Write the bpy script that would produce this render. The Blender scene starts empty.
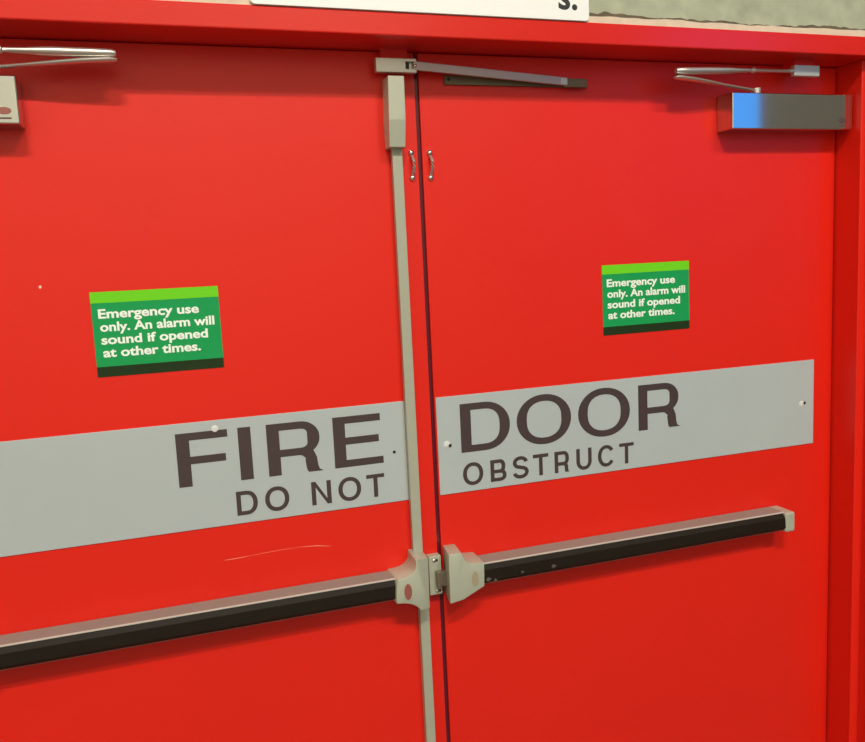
import bpy, bmesh, math, random
from mathutils import Vector, Matrix, noise
sc = bpy.context.scene
C = sc.collection
random.seed(4)

# ------------------------------------------------------------------ camera
# Door faces lie in the plane y = 0, the meeting line of the leaves is x = 0, the floor is z = 0.
cd = bpy.data.cameras.new('camera'); cam = bpy.data.objects.new('camera', cd); C.objects.link(cam)
cd.sensor_width = 36.0
cd.lens = 809.53 / 865.0 * 36.0
cd.clip_start = 0.01
right = Vector((0.94805598, -0.31442423, -0.04824174))
up = Vector((0.08589772, 0.10702264, 0.99053911))
fwd = Vector((0.30628654, 0.94323038, -0.12847178))
M = Matrix((right, up, -fwd)).transposed().to_4x4()
M.translation = Vector((-0.48336, -1.5, 1.57947))
cam.matrix_world = M
sc.camera = cam

# ------------------------------------------------------------------ sky, lamps, exposure
w = bpy.data.worlds.new('sky'); sc.world = w; w.use_nodes = True
bg = w.node_tree.nodes['Background']
bg.inputs[0].default_value = (0.09, 0.37, 1.0, 1); bg.inputs[1].default_value = 1.5

def batten(name, x, y, z, power, col, size):
    l = bpy.data.lights.new(name, 'AREA'); l.shape = 'RECTANGLE'; l.size = size; l.size_y = size * 0.17
    l.energy = power; l.color = col
    o = bpy.data.objects.new(name, l); C.objects.link(o); o.location = (x, y, z)
    return o
batten('ceiling_lamp', -0.9, -4.2, 5.50, 272, (1.0, 0.95, 0.86), 1.2)
batten('ceiling_lamp', 2.0, -5.8, 6.50, 318, (1.0, 0.95, 0.86), 1.8)

vs = sc.view_settings
vs.view_transform = 'Standard'; vs.look = 'None'; vs.gamma = 1.0; vs.use_curve_mapping = False
vs.exposure = 0.0

# ------------------------------------------------------------------ materials
def mat(name, col, rough=0.5, metal=0.0, bump=0.0, bscale=200.0, var=0.0, vscale=6.0, spec=0.5, aniso=None):
    m = bpy.data.materials.new(name); m.use_nodes = True
    nt = m.node_tree; b = nt.nodes['Principled BSDF']
    b.inputs['Base Color'].default_value = (*col, 1); b.inputs['Roughness'].default_value = rough
    b.inputs['Metallic'].default_value = metal; b.inputs['Specular IOR Level'].default_value = spec
    tc = nt.nodes.new('ShaderNodeTexCoord')
    if var:
        n = nt.nodes.new('ShaderNodeTexNoise'); n.inputs['Scale'].default_value = vscale; n.inputs['Detail'].default_value = 5
        nt.links.new(tc.outputs['Object'], n.inputs['Vector'])
        mx = nt.nodes.new('ShaderNodeMix'); mx.data_type = 'RGBA'
        mx.inputs[6].default_value = (*[c * (1 - var) for c in col], 1)
        mx.inputs[7].default_value = (*[min(1, c * (1 + var)) for c in col], 1)
        nt.links.new(n.outputs['Fac'], mx.inputs[0]); nt.links.new(mx.outputs[2], b.inputs['Base Color'])
    if bump:
        n = nt.nodes.new('ShaderNodeTexNoise'); n.inputs['Scale'].default_value = bscale; n.inputs['Detail'].default_value = 3
        if aniso:
            mp = nt.nodes.new('ShaderNodeMapping'); mp.inputs['Scale'].default_value = aniso
            nt.links.new(tc.outputs['Object'], mp.inputs['Vector']); nt.links.new(mp.outputs['Vector'], n.inputs['Vector'])
        else:
            nt.links.new(tc.outputs['Object'], n.inputs['Vector'])
        bp = nt.nodes.new('ShaderNodeBump'); bp.inputs['Strength'].default_value = bump; bp.inputs['Distance'].default_value = 0.001
        nt.links.new(n.outputs['Fac'], bp.inputs['Height']); nt.links.new(bp.outputs['Normal'], b.inputs['Normal'])
    return m

RED = mat('red_gloss_paint', (0.76, 0.016, 0.006), 0.38, spec=0.4, bump=0.12, bscale=260, var=0.05, vscale=3)
FRED = mat('red_frame_paint', (0.70, 0.016, 0.008), 0.22, bump=0.10, bscale=260, var=0.05, vscale=4)
SEAM_REFL = mat('purple_seam_reflection', (0.10, 0.008, 0.02), 0.2)  # purple tint paints the bluish reflection seen in the door seam
SCR = mat('pale_scratch', (0.85, 0.22, 0.14), 0.6)
CHIP = mat('paint_chip', (0.8, 0.65, 0.5), 0.7)
PLATE = mat('grey_sign_plate', (0.45, 0.50, 0.50), 0.22, var=0.05, vscale=5)
INK = mat('dark_brown_lettering', (0.062, 0.040, 0.040), 0.4)
GREEN = mat('green_sticker', (0.008, 0.33, 0.085), 0.5, spec=0.25)
LIME = mat('lime_band', (0.16, 0.66, 0.012), 0.5, spec=0.25)
DKGREEN = mat('dark_green_band', (0.012, 0.032, 0.006), 0.55, spec=0.25)
WHITE = mat('white_lettering', (0.88, 0.95, 0.86), 0.5)
SIGNW = mat('white_sign_face', (0.92, 0.93, 0.90), 0.35)
SILVER = mat('silver_grey_enamel', (0.46, 0.48, 0.375), 0.40, metal=0.15, var=0.06, vscale=30)
ROD = mat('beige_grey_rod', (0.42, 0.425, 0.33), 0.42, metal=0.1, var=0.05, vscale=20)
RAIL = mat('brushed_grey_rail', (0.27, 0.262, 0.228), 0.5, metal=0.0, bump=0.08, bscale=120, aniso=(0.05, 1, 1))
PAD = mat('black_push_pad', (0.012, 0.0075, 0.0035), 0.6, var=0.3, vscale=25, spec=0.22)
STEEL = mat('mirror_stainless', (0.62, 0.62, 0.60), 0.06, metal=1.0, bump=0.03, bscale=90, aniso=(0.06, 1, 1))
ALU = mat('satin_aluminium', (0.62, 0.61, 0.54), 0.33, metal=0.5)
ARM = mat('satin_steel_arm', (0.66, 0.61, 0.55), 0.34, metal=0.8)
BAR = mat('pinkish_grey_steel', (0.46, 0.38, 0.36), 0.40, metal=0.6)
BOLT = mat('brown_steel', (0.25, 0.20, 0.15), 0.35, metal=0.5)
OLIVE = mat('dull_olive_metal', (0.16, 0.13, 0.07), 0.45, metal=0.3)
DARK = mat('dark_recess', (0.015, 0.013, 0.010), 0.5)
CHROME = mat('chrome', (0.80, 0.76, 0.70), 0.12, metal=1.0)
EMB = mat('dull_red_emblem', (0.30, 0.09, 0.065), 0.5)
EMBP = mat('pale_tan_emblem', (0.36, 0.30, 0.20), 0.5)
EMBD = mat('dark_emblem', (0.10, 0.05, 0.045), 0.5)
WDOME = mat('white_dome', (0.70, 0.71, 0.68), 0.3)
LIP_GLINT = mat('rail_lip_glint', (0.56, 0.51, 0.45), 0.4)  # lighter than the rail, paints the highlight along its front edge
WALLM = mat('off_white_wall', (0.64, 0.63, 0.53), 0.8, var=0.06)
WALLG = mat('dull_grey_wall', (0.16, 0.15, 0.13), 0.8, var=0.08)
FLOORM = mat('grey_brown_floor', (0.10, 0.09, 0.08), 0.6, var=0.1)
CEILM = mat('white_ceiling', (0.60, 0.58, 0.52), 0.9)
CONC = mat('grey_green_concrete', (0.40, 0.42, 0.30), 0.85, bump=0.6, bscale=90, var=0.4, vscale=22)
MORT = mat('cream_mortar', (0.70, 0.55, 0.42), 0.85, bump=0.6, bscale=150, var=0.15, vscale=40)
CRACK = mat('dark_mortar_crack', (0.12, 0.095, 0.06), 0.95, var=0.5, vscale=50)

# ------------------------------------------------------------------ mesh helpers
def absloc(o):
    v = Vector((0, 0, 0))
    while o is not None:
        v += Vector(o.location); o = o.parent
    return v

def obj(name, bm, m, parent=None, origin=None, smooth=False, label=None, weld=True):
    """Link a bmesh (given in room coordinates) as one mesh object."""
    if weld: bmesh.ops.remove_doubles(bm, verts=bm.verts, dist=1e-6)
    bmesh.ops.recalc_face_normals(bm, faces=bm.faces)
    me = bpy.data.meshes.new(name)
    o = bpy.data.objects.new(name, me); C.objects.link(o)
    if parent is not None:
        o.parent = parent
        off = absloc(parent)
    else:
        off = Vector(origin) if origin else Vector((0, 0, 0)); o.location = off
    for v in bm.verts: v.co -= off
    if smooth:
        for f in bm.faces: f.smooth = True
    bm.to_mesh(me); bm.free()
    if smooth:
        try: me.set_sharp_from_angle(angle=math.radians(35))
        except Exception: pass
    me.materials.append(m)
    if label: o['label'] = label
    return o

def thing(name, label, cat, loc, group=None):
    o = bpy.data.objects.new(name, None); C.objects.link(o); o.location = loc; o.empty_display_size = 0.05
    o['label'] = label; o['category'] = cat
    if group: o['group'] = group
    return o

def struct(name, bm, m, label, origin=None):
    o = obj(name, bm, m, None, origin); o['kind'] = 'structure'; o['label'] = label
    o['category'] = name.split('_')[0]
    return o

def merge(bm, other):
    me = bpy.data.meshes.new('t'); other.to_mesh(me); other.free(); bm.from_mesh(me); bpy.data.meshes.remove(me)

def box(bm, x0, x1, y0, y1, z0, z1, bevel=0.0, seg=2):
    t = bmesh.new(); bmesh.ops.create_cube(t, size=1)
    for v in t.verts:
        v.co = Vector(((x0 + x1) / 2 + v.co.x * (x1 - x0), (y0 + y1) / 2 + v.co.y * (y1 - y0), (z0 + z1) / 2 + v.co.z * (z1 - z0)))
    if bevel: bmesh.ops.bevel(t, geom=t.edges[:], offset=bevel, segments=seg, affect='EDGES', profile=0.5)
    merge(bm, t); return bm

def B(*a, **k): return box(bmesh.new(), *a, **k)

def loft(bm, rings, bevel=0.0, seg=2, min_angle=20):
    """Closed rings of equal length joined side by side, capped at both ends."""
    t = bmesh.new(); R = [[t.verts.new(p) for p in r] for r in rings]; n = len(R[0])
    for a, b in zip(R, R[1:]):
        for i in range(n): t.faces.new((a[i], a[(i + 1) % n], b[(i + 1) % n], b[i]))
    t.faces.new(R[0]); t.faces.new(R[-1])
    bmesh.ops.recalc_face_normals(t, faces=t.faces)
    if bevel:
        ed = [e for e in t.edges if len(e.link_faces) == 2 and e.calc_face_angle(0) > math.radians(min_angle)]
        bmesh.ops.bevel(t, geom=ed, offset=bevel, segments=seg, affect='EDGES', profile=0.5, clamp_overlap=True)
    merge(bm, t); return bm

def tube(bm, pts, radii, n=14, sy=1.0, sz=1.0):
    """Round bar along pts; sy / sz squash it across y and z."""
    pts = [Vector(p) for p in pts]; rings = []
    for i, p in enumerate(pts):
        d = (pts[min(i + 1, len(pts) - 1)] - pts[max(i - 1, 0)]).normalized()
        a = d.cross(Vector((0, 0, 1)))
        if a.length < 0.2: a = d.cross(Vector((0, 1, 0)))
        a.normalize(); b = a.cross(d).normalized(); r = radii[i] if hasattr(radii, '__len__') else radii
        ring = []
        for k in range(n):
            o = a * math.cos(2 * math.pi * k / n) * r + b * math.sin(2 * math.pi * k / n) * r
            ring.append(p + Vector((o.x, o.y * sy, o.z * sz)))
        rings.append(ring)
    return loft(bm, rings)

def dome(bm, x, z, y, r, h, n=16):
    rings = []
    for k in range(6):
        a = k / 5 * math.pi / 2 * 0.97
        rr = r * math.cos(a); yy = y - h * math.sin(a)
        rings.append([(x + rr * math.cos(2 * math.pi * i / n), yy, z + rr * math.sin(2 * math.pi * i / n)) for i in range(n)])
    return loft(bm, rings)

def disc(bm, x, z, y0, y1, rx, rz, n=24):
    ring = lambda y: [(x + rx * math.cos(2 * math.pi * i / n), y, z + rz * math.sin(2 * math.pi * i / n)) for i in range(n)]
    return loft(bm, [ring(y0), ring(y1)])

def rrect(x0, x1, z0, z1, r, n=6):
    p = []
    for cx, cz, a0 in ((x1 - r, z1 - r, 0), (x0 + r, z1 - r, 90), (x0 + r, z0 + r, 180), (x1 - r, z0 + r, 270)):
        for k in range(n + 1):
            a = math.radians(a0 + 90 * k / n); p.append((cx + r * math.cos(a), cz + r * math.sin(a)))
    return p

# ------------------------------------------------------------------ room shell
ZC, XL, XR, YB = 6.6, -2.8, 2.6, -7.6
YW = -0.088                                                        # face of the wall around the door frame
struct('floor', B(XL - .1, XR + .1, YB - .1, 0.3, -0.1, 0.0), FLOORM, 'grey brown floor in front of the red doors')
struct('ceiling', B(XL - .1, XR + .1, YB - .1, 0.3, ZC, ZC + 0.1), CEILM, 'pale ceiling')
HT, HB, FX, JX = 2.0155, 1.9765, 1.045, 0.992                       # head top, head underside, frame outer edge, jamb inner edge
bm = bmesh.new()
box(bm, XL, -FX, YW, 0.25, 0, ZC); box(bm, FX, XR, YW, 0.25, 0, ZC); box(bm, -FX, FX, YW, 0.25, HT, ZC)
wall = struct('wall_back', bm, CONC, 'grey green rough concrete wall above the red door frame')
struct('wall_left', B(XL - .1, XL, YB, 0.3, 0, ZC), WALLM, 'pale left wall')
struct('wall_front', B(XL - .1, XR + .1, YB - .1, YB, 0, ZC), WALLM, 'pale far wall behind the camera')
bm = bmesh.new()                                                    # right wall with an opening to the daylight
wy0, wy1, wz0, wz1 = -3.5, -2.26, 1.5, 3.2
box(bm, XR, XR + .1, YB, wy0, 0, ZC); box(bm, XR, XR + .1, wy1, 0.3, 0, ZC)
box(bm, XR, XR + .1, wy0, wy1, 0, wz0); box(bm, XR, XR + .1, wy0, wy1, wz1, ZC)
struct('wall_right', bm, WALLG, 'dull grey right wall with a window opening')

# door frame: head with a plain deep soffit, jambs with a small stepped edge, stops behind the leaves
bm = bmesh.new()
box(bm, -FX, FX, -0.1, 0.06, HB, HT, 0.0025)
box(bm, -JX, JX, 0.047, 0.062, HB - 0.03, HB + 0.005)
struct('trim_1', bm, FRED, 'red door frame head across the top')
def jamb(s):
    prof = [(JX, 0.062), (JX, -0.069), (JX + 0.0195, -0.071), (JX + 0.0205, -0.1), (FX, -0.1), (FX, 0.062)]
    bm = bmesh.new()
    loft(bm, [[(s * x, y, 0.0) for x, y in prof], [(s * x, y, HB) for x, y in prof]], 0.0018)
    box(bm, min(s * (JX - .03), s * (JX + .002)), max(s * (JX - .03), s * (JX + .002)), 0.047, 0.062, 0, HB - 0.03)
    return bm
struct('trim_2', jamb(1), RED, 'red right door jamb with stepped edge')
struct('trim_3', jamb(-1), RED, 'red left door jamb')

# cream mortar lip along the top of the frame and the ragged crack above it
def ragged(z0f, z1f, x0, x1, y0, y1, n):
    bm = bmesh.new(); rings = []
    for i in range(n + 1):
        x = x0 + (x1 - x0) * i / n
        a, b = z0f(x), z1f(x); b = max(b, a + 0.0003)
        rings.append([(x, y1, a), (x, y0, a), (x, y0 + 0.001, b), (x, y1, b)])
    return loft(bm, rings)
nz = lambda x, s, k: noise.noise(Vector((x * s, k * 3.7, 0.3)))
lip_top = lambda x: 2.0275 + 0.0022 * nz(x, 14, 1) + 0.0015 * nz(x, 60, 2)
m1 = ragged(lambda x: HT - 0.0005, lip_top, -1.04, 1.3, -0.097, YW + .002, 260)
obj('mortar_lip', m1, MORT, wall)
m2 = ragged(lambda x: lip_top(x) - 0.001, lambda x: lip_top(x) + max(0.0004, 0.0055 + 0.006 * nz(x, 9, 3) + 0.004 * nz(x, 70, 4)),
            -1.04, 1.3, -0.0905, YW + .002, 320)
obj('mortar_crack', m2, CRACK, wall)

# the two leaves, rebated into each other at the meeting edge
G = 0.0042; LX = 0.9885; LT = HB - 0.0015
bm = bmesh.new(); box(bm, -LX, -G, 0.0, 0.020, 0.008, LT, 0.0012); box(bm, -LX, -0.030, 0.0195, 0.045, 0.008, LT)
door_l = struct('door_1', bm, RED, 'left red fire door leaf behind the vertical silver rod')
bm = bmesh.new(); box(bm, G, LX, 0.0, 0.045, 0.008, LT, 0.0012); box(bm, -0.027, G + .002, 0.023, 0.045, 0.008, LT)
door_r = struct('door_2', bm, RED, 'right red fire door leaf under the stainless closer')
obj('seam_reflection', B(-0.0034, 0.0040, 0.006, 0.0225, 0.01, LT - .002, 0.0008), SEAM_REFL, door_r)  # added strip, coloured as the reflection on the leaf edge

def wisp(pts, wdt, m, parent, name):
    bm = bmesh.new(); t = []
    for i, (x, z) in enumerate(pts):
        k = i / (len(pts) - 1); h = wdt * (0.35 + math.sin(math.pi * k)) / 2
        t.append([(x, 0.0006, z - h), (x, -0.0002, z - h), (x, -0.0002, z + h), (x, 0.0006, z + h)])
    loft(bm, t); return obj(name, bm, m, parent)
wisp([(-0.4203, 1.0574), (-0.4050, 1.0575), (-0.3912, 1.0577), (-0.3700, 1.0586)], 0.0013, SCR, door_l, 'scratch')
wisp([(-0.3700, 1.0586), (-0.3505, 1.0595), (-0.3111, 1.0609), (-0.2789, 1.0607)], 0.0006, SCR, door_l, 'scratch')
wisp([(-0.2789, 1.0607), (-0.2463, 1.0582), (-0.2194, 1.0531)], 0.0014, SCR, door_l, 'scratch')
obj('paint_chip', disc(bmesh.new(), -0.679, 1.5764, 0.0005, -0.0003, 0.0022, 0.0026, 9), CHIP, door_l)

# ------------------------------------------------------------------ lettering from strokes
NVIN = [0]
def raise_vinyl(t):
    NVIN[0] += 1
    for v in t.verts: v.co.y -= 0.00003 * (NVIN[0] % 4)
    ret = bmesh.ops.extrude_face_region(t, geom=t.faces[:])
    for v in ret['geom']:
        if isinstance(v, bmesh.types.BMVert): v.co.y -= 0.0004
    bmesh.ops.recalc_face_normals(t, faces=t.faces)

def poly(bm, pts, T, y):
    t = bmesh.new(); t.faces.new([t.verts.new((p[0], y, p[1])) for p in pts]); raise_vinyl(t); merge(bm, t)

def stroke(bm, path, sx, sz, T, y, closed=False):
    n = len(path); L = []; Rr = []; t = bmesh.new()
    for i in range(n):
        a = path[(i - 1) % n] if closed else path[max(i - 1, 0)]
        b = path[(i + 1) % n] if closed else path[min(i + 1, n - 1)]
        dx, dz = b[0] - a[0], b[1] - a[1]; l = math.hypot(dx, dz) or 1; nx, nzz = -dz / l, dx / l
        k = 1 / math.sqrt((nx / sx) ** 2 + (nzz / sz) ** 2) / 2
        L.append(t.verts.new((path[i][0] + nx * k, y, path[i][1] + nzz * k)))
        Rr.append(t.verts.new((path[i][0] - nx * k, y, path[i][1] - nzz * k)))
    for i in range(n if closed else n - 1):
        j = (i + 1) % n; t.faces.new((L[i], L[j], Rr[j], Rr[i]))
    raise_vinyl(t); merge(bm, t)

def arc(cx, cz, rx, rz, a0, a1, n=20, e=2.0):
    o = []
    for i in range(n + 1):
        a = math.radians(a0 + (a1 - a0) * i / n); c, s = math.cos(a), math.sin(a)
        o.append((cx + rx * math.copysign(abs(c) ** (2 / e), c), cz + rz * math.copysign(abs(s) ** (2 / e), s)))
    return o

def letter(bm, ch, x0, x1, z0, z1, sx, sz, y):
    """One upper-case sans letter filling x0..x1, z0..z1; stems sx wide, bars sz high (metres)."""
    T = lambda p: (p[0], p[1])
    W, H = x1 - x0, z1 - z0; hx, hz = sx / 2, sz / 2
    R = lambda a, b, c, d: poly(bm, [(a, c), (b, c), (b, d), (a, d)], T, y)
    X = lambda u: x0 + u * W
    Z = lambda v: z0 + v * H
    if ch == 'I': R(x0, x1, z0, z1)
    elif ch == 'F': R(x0, x0 + sx, z0, z1); R(x0 + sx, x1, z1 - sz, z1); R(x0 + sx, X(.94), Z(.555) - sz, Z(.555))
    elif ch == 'E':
        R(x0, x0 + sx, z0, z1); R(x0 + sx, X(.97), z1 - sz, z1); R(x0 + sx, x1, z0, z0 + sz); R(x0 + sx, X(.925), Z(.585) - sz, Z(.585))
    elif ch == 'T': R((x0 + x1) / 2 - hx, (x0 + x1) / 2 + hx, z0, z1 - sz); R(x0, x1, z1 - sz, z1)
    elif ch == 'N':
        R(x0, x0 + sx, z0, z1); R(x1 - sx, x1, z0, z1)
        poly(bm, [(x0 + sx, z1), (x1 - sx, z0 + sz * 1.5), (x1 - sx, z0), (x0 + sx, z1 - sz * 1.5)], T, y)
        poly(bm, [(x0, z1), (x0 + sx * 1.05, z1), (x0 + sx, z1 - sz * 1.2), (x0, z1 - .001)], T, y)
    elif ch == 'O': stroke(bm, arc((x0 + x1) / 2, (z0 + z1) / 2, W / 2 - hx, H / 2 - hz, 0, 360, 44, 2.15)[:-1], sx, sz, T, y, True)
    elif ch == 'D':
        R(x0, x0 + sx, z0, z1); xa = X(.48)
        stroke(bm, [(x0 + sx, z1 - hz)] + arc(xa, (z0 + z1) / 2, x1 - hx - xa, H / 2 - hz, 90, -90, 24, 2.2) + [(x0 + sx, z0 + hz)], sx, sz, T, y)
    elif ch in 'RB':
        R(x0, x0 + sx, z0, z1); zm = Z(.49) if ch == 'R' else Z(.54); zb = zm - hz
        xr = X(.96) if ch == 'R' else X(.94); xa = X(.60)
        stroke(bm, [(x0 + sx, z1 - hz)] + arc(xa, (z1 - hz + zb) / 2, xr - hx - xa, (z1 - hz - zb) / 2, 90, -90, 20, 2.3) + [(x0 + sx, zb)], sx, sz, T, y)
        if ch == 'R':
            a = [(X(.58), zb + hz * .9), (X(.74), zb + hz * .7), (X(.84), zb - hz * .2), (X(.89), Z(.28)), (X(.905), Z(.12)), (X(.93), Z(.04)), (x1, z0)]
            b = [(X(.58), zb - hz), (X(.62), zb - hz * 1.15), (X(.91) - sx, zb - hz * 2.0), (X(.90) - sx, Z(.24)), (X(.915) - sx, Z(.10)), (X(.93) - sx, Z(.03)), (X(.955) - sx, z0)]
            for i in range(6): poly(bm, [a[i], a[i + 1], b[i + 1], b[i]], T, y)
        else:
            xa = X(.58)
            stroke(bm, [(x0 + sx, zb)] + arc(xa, (z0 + hz + zb) / 2, x1 - hx - xa, (zb - z0 - hz) / 2, 90, -90, 20, 2.3) + [(x0 + sx, z0 + hz)], sx, sz, T, y)
    elif ch == 'U':
        xm = (x0 + x1) / 2; rz = H * .34
        stroke(bm, [(x0 + hx, z1)] + arc(xm, z0 + hz + rz, W / 2 - hx, rz, 180, 360, 22, 2.2) + [(x1 - hx, z1)], sx, sz, T, y)
    elif ch == 'C': stroke(bm, arc((x0 + x1) / 2, (z0 + z1) / 2, W / 2 - hx, H / 2 - hz, 33, 327, 36, 2.1), sx, sz, T, y)
    elif ch == 'S':
        xm = (x0 + x1) / 2; r1 = H * .25 - hz * .5; zt = z1 - hz - r1; zl = z0 + hz + r1; rx = W / 2 - hx
        p = arc(xm, zt, rx * .93, r1, 8, 180, 16, 2.1) + arc(xm, zt, rx * .93, r1 * .95, 180, 236, 6, 2.1)[1:]
        p += arc(xm, zl, rx, r1 * .95, 56, 0, 6, 2.1) + arc(xm, zl, rx, r1, 0, -170, 16, 2.1)[1:]
        stroke(bm, p, sx, sz, T, y)

def lettering(word_boxes, z0, z1, sx, sz, ysurf, parent, m):
    bm = bmesh.new()
    for ch, a, b in word_boxes:
        g = (0.028 if z1 - z0 > .07 else 0.018) * (z1 - z0) if ch in 'OSCU' else 0
        letter(bm, ch, a, b, z0 - g, z1 + (0 if ch == 'U' else g), sx, sz, ysurf)
    return obj('lettering', bm, m, parent, weld=False)

# ------------------------------------------------------------------ the grey sign across both leaves
SZ0, SZ1 = 1.1236, 1.3218
PT = -0.0022
sl = thing('door_sign', 'long grey plate reading FIRE over DO NOT on the left red door', 'sign', (-0.52, 0, SZ0), 'grey plates across the doors')
obj('plate', B(-0.985, -0.0588, PT, 0, SZ0, SZ1, 0.0006), PLATE, sl)
lettering([('F', -.4868, -.3960), ('I', -.3777, -.3545), ('R', -.3263, -.2238), ('E', -.2016, -.1057)], 1.2050, 1.3034, 0.0232, 0.0138, PT, sl, INK)
lettering([('D', -.3894, -.3510), ('O', -.3373, -.2925)], 1.1388, 1.1842, 0.0083, 0.0074, PT, sl, INK)
lettering([('N', -.2500, -.2122), ('O', -.1984, -.1537), ('T', -.1425, -.1065)], 1.1388, 1.1842, 0.0083, 0.0074, PT, sl, INK)
obj('screw', dome(bmesh.new(), -0.0834, 1.2232, PT, 0.0032, 0.0012), DARK, sl)
obj('pale_dome', dome(bmesh.new(), -0.4170, 1.3060, PT, 0.0065, 0.0010), WDOME, sl, smooth=True)  # low white dome above the F, without a screw

sr = thing('door_sign', 'grey plate reading DOOR over OBSTRUCT on the right red door', 'sign', (0.47, 0, SZ0), 'grey plates across the doors')
obj('plate', B(0.0068, 0.9350, PT, 0, SZ0, SZ1, 0.0006), PLATE, sr)
lettering([('D', .0559, .1633), ('O', .1786, .3028), ('O', .3194, .4438), ('R', .4648, .5700)], 1.2046, 1.3038, 0.0226, 0.0138, PT, sr, INK)
lettering([('O', .0569, .1006), ('B', .1168, .1518), ('S', .1657, .2018), ('T', .2124, .2474), ('R', .2616, .2965), ('U', .3126, .3489), ('C', .3640, .4044), ('T', .4159, .4516)],
          1.1365, 1.1818, 0.0083, 0.0074, PT, sr, INK)
for x, z, dx, dz in ((0.0322, 1.2228, -.0065, .003), (0.9085, 1.2220, -.008, -.0012)):
    obj('pale_dome', dome(bmesh.new(), x + dx, z + dz, PT, 0.0070, 0.0010), WDOME, sr, smooth=True)
    obj('screw', dome(bmesh.new(), x, z, PT - .0006, 0.0036, 0.0012), DARK, sr)

# ------------------------------------------------------------------ green stickers
def text_mesh(s, width, cap, bold, x, z, y, bm):
    cu = bpy.data.curves.new('t', 'FONT'); cu.body = s; cu.size = 1.0; cu.offset = bold; cu.resolution_u = 4; cu.extrude = 0.012
    o = bpy.data.objects.new('t', cu); C.objects.link(o)
    dg = bpy.context.evaluated_depsgraph_get(); me = bpy.data.meshes.new_from_object(o.evaluated_get(dg))
    bpy.data.objects.remove(o); bpy.data.curves.remove(cu)
    xs = [v.co.x for v in me.vertices]; x0, x1 = min(xs), max(xs)
    k = width / (x1 - x0); kz = cap / 0.729
    t = bmesh.new(); t.from_mesh(me); bpy.data.meshes.remove(me)
    for v in t.verts: v.co = Vector((x + (v.co.x - x0) * k, y - (0.00035 if v.co.z > 0 else 0), z + v.co.y * kz))
    merge(bm, t)

def sticker(cx, cz, ang, label):
    t = thing('safety_sticker', label, 'sticker', (cx, 0, cz), 'green emergency stickers')
    w2, h2 = 0.1063, 0.0733; x0, z1 = cx - w2, cz + h2
    bms = []
    bms.append(('panel', B(cx - w2, cx + w2, -0.0005, 0, cz - h2, cz + h2), GREEN))
    bms.append(('top_band', B(cx - w2, cx + w2, -0.0007, -.0004, cz + h2 - 0.0190, cz + h2), LIME))
    bms.append(('bottom_band', B(cx - w2, cx + w2, -0.0007, -.0004, cz - h2, cz - h2 + 0.0178), DKGREEN))
    bm = bmesh.new()
    for s, wd, fz, fx in (('Emergency use', .1665, .307, .0105), ('only. An alarm will', .1905, .461, .0115),
                          ('sound if opened', .1775, .613, .0115), ('at other times.', .1625, .765, .0125)):
        text_mesh(s, wd, 0.0160, 0.030, x0 + fx, z1 - fz * 0.1466, -0.0006, bm)
    bms.append(('lettering', bm, WHITE))
    for n, b, m in bms: obj(n, b, m, t)
    t.rotation_euler.y = ang
sticker(-0.4977, 1.4896, 0.0, 'green emergency use sticker on the left red door, left of the rod')
sticker(0.4906, 1.4906, -0.0037, 'green emergency use sticker on the right red door, under the stainless closer')

# ------------------------------------------------------------------ panic bars
def rail_bm(x0, x1): return B(x0, x1, -0.050, -0.0002, 0.943, 0.987, 0.0034)
def pad_bm(x0, x1):
    prof = [(-0.047, 0.9850), (-0.0505, 0.9848), (-0.0578, 0.9760), (-0.0588, 0.9525), (-0.053, 0.9465), (-0.047, 0.9465)]
    return loft(bmesh.new(), [[(x0, y, z) for y, z in prof], [(x1, y, z) for y, z in prof]], 0.001)
def cap_bm(x0, x1): return B(x0, x1, -0.0605, -0.0002, 0.9415, 0.9875, 0.005, seg=3)

pl = thing('panic_bar', 'long black push bar with vertical silver rods on the left red door', 'panic bar', (-0.45, 0, 0.94), 'panic bars across the doors')
obj('rail', rail_bm(-0.812, -0.100), RAIL, pl, label='grey metal rail')
obj('glint_lip', B(-0.812, -0.108, -0.0512, -0.0470, 0.9848, 0.9876, 0.0006), LIP_GLINT, pl, label='rail lip with an edge highlight painted in')
obj('push_pad', pad_bm(-0.812, -0.106), PAD, pl, label='black push pad')
obj('end_cap', cap_bm(-0.836, -0.8105), SILVER, pl)
# latch housing: concave upper-left flank, straight right side, crease to a receding facet
def arcpts(p0, pc, p1, n):
    return [tuple((1 - t) ** 2 * a + 2 * t * (1 - t) * b + t * t * c for a, b, c in zip(p0, pc, p1)) for t in [i / n for i in range(n + 1)]]
F = -0.065
left_curve = arcpts((-0.1065, 0.9890), (-0.0705, 0.9895), (-0.0695, 1.0130), 8)
low_curve = arcpts((-0.0645, 0.9195), (-0.0740, 0.9390), (-0.1090, 0.9410), 6)
front = [(-0.0695, 1.0222, F), (-0.0640, 1.0222, F), (-0.0415, 1.0195, F + .010), (-0.0425, 0.9175, F + .010), (-0.0625, 0.9185, F)]
front += [(x, z, F) for x, z in low_curve] + [(-0.112, 0.9420, F), (-0.1115, 0.9555, F), (-0.1095, 0.9800, F)] + [(x, z, F) for x, z in left_curve]
back = [(x - (0.004 if x < -.10 else -0.002), -0.0002, z + (.001 if z > .98 else 0)) for x, z, y in front]
bm = bmesh.new(); loft(bm, [[(x, y, z) for x, z, y in front], back], 0.0022, 2, 28)
hl = obj('latch_housing', bm, SILVER, pl, smooth=True, label='light grey latch housing')
obj('emblem', disc(bmesh.new(), -0.0880, 0.9620, F + .0005, F - .0006, 0.0076, 0.0160), EMB, hl, label='dull red oval emblem')
ru = obj('upper_rod', B(-0.0592, -0.0395, -0.016, -0.0036, 1.0150, 1.800, 0.0012), ROD, pl, label='upper vertical beige grey rod')
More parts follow.
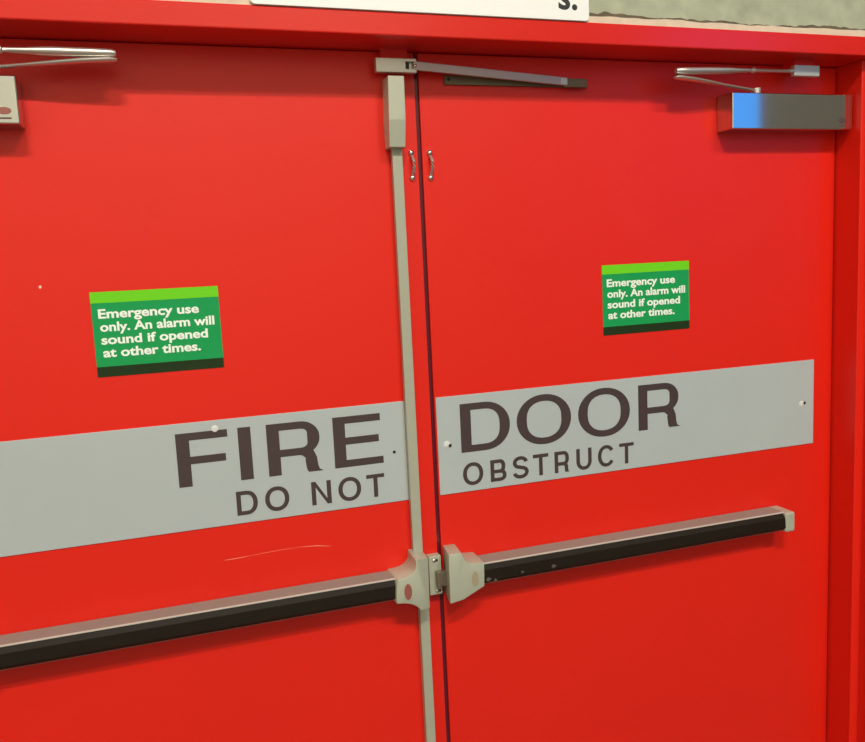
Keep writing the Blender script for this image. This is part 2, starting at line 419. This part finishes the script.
rl = obj('lower_rod', B(-0.0522, -0.0328, -0.016, -0.0002, 0.060, 0.925, 0.0012), ROD, pl, label='lower vertical beige grey rod')
obj('screw', dome(bmesh.new(), -0.0432, 0.9040, -0.016, 0.0026, 0.001), DARK, rl)
# top latch case: flat upper part, lower part leaning back to the door
th = [[(-0.0665, -0.040, 1.9240), (-0.0360, -0.040, 1.9240), (-0.0360, -0.0002, 1.9240), (-0.0665, -0.0002, 1.9240)],
      [(-0.0690, -0.041, 1.8465), (-0.0373, -0.041, 1.8465), (-0.0373, -0.0002, 1.8465), (-0.0690, -0.0002, 1.8465)],
      [(-0.0680, -0.032, 1.7990), (-0.0378, -0.032, 1.7990), (-0.0378, -0.0002, 1.7990), (-0.0680, -0.0002, 1.7990)]]
bm = bmesh.new(); loft(bm, th, 0.0012, 2, 10)
tl = obj('top_latch', bm, SILVER, pl, label='grey latch case at the top of the rod')
for z in (1.8300, 1.8900):
    bm = bmesh.new(); disc(bm, 0, 0, 0, -.001, .002, .002, 10)
    for v in bm.verts: v.co = Vector((-0.0668 - v.co.y * 0 - .0022 + v.co.y, -0.020 + v.co.x, z + v.co.z))
    obj('screw', bm, CHROME, tl)
# keeper on the edge of the left leaf
kp = obj('strike_plate', B(-0.0300, -0.0040, -0.020, -0.0002, 0.9265, 1.0065, 0.0015), SILVER, pl, label='grey keeper plate beside the meeting edge')
for x, z in ((-0.0185, 0.9978), (-0.0150, 0.9340)):
    obj('screw', dome(bmesh.new(), x, z, -0.020, 0.0042, 0.0022), CHROME, kp, smooth=True)
    obj('slot', B(x + .003, x + .0075, -0.0206, -0.019, z - .0026, z + .0026, .0004), DARK, kp)

pr = thing('panic_bar', 'shorter black push bar ending in a grey cap on the right red door', 'panic bar', (0.42, 0, 0.94), 'panic bars across the doors')
obj('rail', rail_bm(0.060, 0.812), RAIL, pr, label='grey metal rail')
obj('glint_lip', B(0.066, 0.810, -0.0512, -0.0470, 0.9848, 0.9876, 0.0006), LIP_GLINT, pr, label='rail lip with an edge highlight painted in')
obj('push_pad', pad_bm(0.064, 0.810), PAD, pr, label='black push pad with grey scuffs')
obj('end_cap', cap_bm(0.8065, 0.8330), SILVER, pr, label='light grey end cap')
up_c = arcpts((0.0235, 1.0215), (0.0300, 1.0020), (0.0420, 0.9975), 6)
lo_c = arcpts((0.0690, 0.9465), (0.0400, 0.9340), (0.0245, 0.9265), 6)
front = [(-0.0026, 1.0222)] + up_c + [(0.0705, 0.9950)] + lo_c + [(-0.0040, 0.9225)]
back = [(x + (0.0095 if x < .0 else (0.009 if z > 1.005 else 0.0015)), -0.0002, z + (-.003 if z > 1.005 else 0)) for x, z in front]
bm = bmesh.new(); loft(bm, [[(x, -0.0655, z) for x, z in front], back], 0.0026, 3, 28)
hr = obj('latch_housing', bm, SILVER, pr, smooth=True, label='light grey latch housing')
obj('emblem', disc(bmesh.new(), 0.0500, 0.9645, -0.0650, -0.0661, 0.0070, 0.0155), EMBP, hr, label='pale tan oval emblem')
obj('latch_bolt', B(-0.0180, 0.0050, -0.0330, -0.0202, 0.9465, 0.9770, 0.0015), BOLT, pr, label='brownish steel latch bolt')
for x, z, rr in ((0.225, 0.9595, .0045), (0.155, 0.9590, .003), (0.081, 0.9560, .0050), (0.096, 0.952, .003)):
    bm = bmesh.new(); n = 11
    ring = lambda y: [(x + rr * (1 + .35 * math.sin(k * 2.3 + x * 90)) * math.cos(6.283 * k / n), y, z + rr * .9 * (1 + .3 * math.cos(k * 1.7)) * math.sin(6.283 * k / n)) for k in range(n)]
    loft(bm, [ring(-0.0570), ring(-0.0592)])
    obj('scuff', bm, mat('grey_scuff', (0.10, 0.085, 0.06), 0.7), pr)

# ------------------------------------------------------------------ door closers (mirrored arm, same box)
def closer(s, label):
    t = thing('door_closer', label, 'door closer', (s * 0.83, 0, 1.83), 'door closers at the top of the doors')
    x0, x1 = (0.6695, 0.9860) if s > 0 else (-0.9860, -0.6745)
    cm = STEEL
    cv = obj('cover', B(x0, x1, -0.051, -0.0002, 1.8325, 1.9072, 0.0022), cm, t)
    ex = x1 - (0.027 if s > 0 else 0.0215)
    em = bmesh.new(); disc(em, ex, 1.8525, -0.0505, -0.0515, 0.0105, 0.0056)
    obj('emblem', em, EMB if s < 0 else EMBD, cv)
    obj('emblem', B(ex - .0095, ex + .0095, -0.0514, -0.0505, 1.8398, 1.8425), EMBD, cv)
    P = lambda x, y, z: (s * x, y, z)
    # lower arm: spindle on the box, flat bar out to the elbow
    E = -.060
    if s > 0:
        la = [(.748, -.030, 1.9160), (.700, -.036, 1.9190), (.650, -.044, 1.9225), (.610, -.050, 1.9255), (.570, -.056, 1.9283), (.532, E, 1.9303), (.524, E, 1.9305)]
    else:
        la = [(.790, -.030, 1.9160), (.720, -.040, 1.9190), (.660, -.046, 1.9235), (.620, -.051, 1.9265), (.575, -.056, 1.9300), (.532, E, 1.9318), (.5225, E, 1.9318)]
    bm = bmesh.new(); sx_ = la[0][0]; tube(bm, [P(sx_, -.030, 1.9070), P(sx_, -.030, 1.9200)], 0.0085)
    la = [P(*p) for p in la]
    tube(bm, la, [.0050, .0052, .0058, .0080, .0090, .0090, .005], 16, 1.0, 0.50)
    obj('lower_arm', bm, ARM, t, smooth=True)
    # forearm: flat tapering tube from the elbow, then a thin threaded rod to the shoe
    k = 0.0 if s > 0 else -.022                              # the left forearm is a little shorter and level
    zf = (lambda x: 1.9428 + (x - .5265) * .0355) if s > 0 else (lambda x: 1.9420)
    fa = [P(x, E, zf(x)) for x in (.5265 if s > 0 else .5235, .530, .552, .612, .652 + k, .677 + k, .703 + k)]
    bm = bmesh.new(); tube(bm, fa, [.0055, .0080, .0088, .0090, .0084, .0060, .0050], 16, 1.0, 0.80)
    obj('forearm', bm, ARM, t, smooth=True)
    bm = bmesh.new(); tube(bm, [P(.532, E, 1.9290), P(.532, E, 1.9420)], 0.0035); obj('elbow_pin', bm, DARK, t, smooth=True)
    bm = bmesh.new(); tube(bm, [P(.701 + k, E, zf(.70)), P(.818, E, zf(.74) if s > 0 else zf(0))], 0.0034, 10)
    zc = zf(.712); xc = .7135 + k
    tube(bm, [P(xc - .0045, E, zc), P(xc - .0025, E, zc), P(xc + .0025, E, zc), P(xc + .0045, E, zc)], [.0040, .0060, .0060, .0040], 12)
    tube(bm, [P(.803, E, zf(.74)), P(.817, E, zf(.74))], [.0042, .0055], 12)
    obj('rod', bm, ARM, t, smooth=True)
    xa, xb = sorted((s * .8165, s * .8820))
    bm = bmesh.new(); box(bm, xa, xb, E - .004, E + .008, 1.9402, 1.9622, 0.0010)
    sh = obj('shoe', bm, ALU, t, label='pale aluminium shoe')
    xa, xb = sorted((s * .824, s * .876))
    obj('foot_plate', B(xa, xb, E + .005, -0.020, 1.956, HB, 0.0), FRED, sh, label='red painted foot plate')
closer(1, 'mirror stainless door closer with folded arm on the right red door')
closer(-1, 'door closer with red oval emblem at the top left edge of the photo')

# ------------------------------------------------------------------ door selector over the meeting edge
ds = thing('door_selector', 'flat steel arm pivoting from a grey block over the meeting doors', 'door selector', (-0.05, -0.03, 1.925))
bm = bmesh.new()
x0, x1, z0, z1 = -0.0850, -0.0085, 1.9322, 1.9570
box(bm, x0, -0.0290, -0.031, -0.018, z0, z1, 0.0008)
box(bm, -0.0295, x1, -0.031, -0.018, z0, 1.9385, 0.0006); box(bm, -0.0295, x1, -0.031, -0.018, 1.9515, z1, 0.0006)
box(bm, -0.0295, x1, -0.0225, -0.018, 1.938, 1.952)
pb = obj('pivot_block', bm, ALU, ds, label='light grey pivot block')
obj('recess', B(-0.0288, -0.0205, -0.0240, -0.0222, 1.9387, 1.9513), DARK, pb)
obj('mount', B(-0.072, -0.022, -0.0185, -0.006, 1.9420, HB, 0.0), FRED, pb, label='red painted mount')
A0, A1 = Vector((-0.014, -0.0285, 1.9450)), Vector((0.3035, -0.016, 1.9267))
def flatbar(p, q, h, d, bev=0.0008):
    u = Vector((0, -1, 0)); r = []
    for c in (p, q): r.append([c + Vector((0, sy * d / 2, sz * h / 2)) for sy, sz in ((-1, -1), (1, -1), (1, 1), (-1, 1))])
    return loft(bmesh.new(), r, bev)
am = obj('arm', flatbar(A0, A1, 0.0155, 0.006), BAR, ds, smooth=False, label='pinkish grey flat arm')
obj('tip', flatbar(A1 + (A0 - A1).normalized() * 0.012, A1 + (A1 - A0).normalized() * 0.002, 0.0135, 0.0078), ALU, am, label='pale arm tip')
obj('pivot_pin', dome(bmesh.new(), -0.0110, 1.9445, -0.0312, 0.0036, 0.003), CHROME, ds, smooth=True)
sp = obj('slide_plate', B(0.0535, 0.3565, -0.006, -0.0002, 1.9185, 1.9355, 0.0008), OLIVE, ds, label='dull olive plate behind the arm')
obj('slider', B(0.3005, 0.3490, -0.018, -0.0055, 1.9165, 1.9330, 0.0010), OLIVE, ds)
obj('screw', dome(bmesh.new(), 0.0620, 1.9275, -0.006, 0.003, 0.0015), DARK, sp)

# ------------------------------------------------------------------ two small bowed eyelet brackets
def eyelet(x, label):
    t = thing('eyelet_bracket', label, 'bracket', (x, 0, 1.77), 'small bowed steel brackets')
    pts = [(x, -0.0020, 1.7935), (x, -0.0030, 1.7870), (x + .0005, -0.0085, 1.7815), (x + .001, -0.0125, 1.7745), (x + .001, -0.0125, 1.7660), (x + .0005, -0.0085, 1.7585), (x, -0.0030, 1.7530), (x, -0.0020, 1.7465)]
    obj('bow', tube(bmesh.new(), pts, 0.0032, 12), ARM, t, smooth=True)
    for z in (1.7932, 1.7467):
        obj('screw', dome(bmesh.new(), x, z, -0.0002, 0.0062, 0.0055), CHROME, t, smooth=True)
eyelet(-0.0178, 'small bowed steel bracket on the left leaf beside the vertical rod')
eyelet(0.0190, 'small bowed steel bracket on the right leaf beside the meeting edge')

# ------------------------------------------------------------------ white sign on the wall above the frame
ws = thing('wall_sign', 'white rounded sign on the concrete above the red frame', 'sign', (0, -0.1, 2.0155))
ol = rrect(-0.310, 0.3095, 2.0158, 2.2158, 0.008)
bm = bmesh.new(); loft(bm, [[(x, -0.0995, z) for x, z in ol], [(x, -0.1035, z) for x, z in ol]], 0.0006, 1, 40)
obj('panel', bm, SIGNW, ws)
bm = bmesh.new(); text_mesh('s.', 0.0385, 0.050, 0.02, 0.2465, 2.0355, -0.1034, bm)
obj('lettering', bm, mat('black_lettering', (0.02, 0.02, 0.02), 0.5), ws)
bpy.context.view_layer.update()
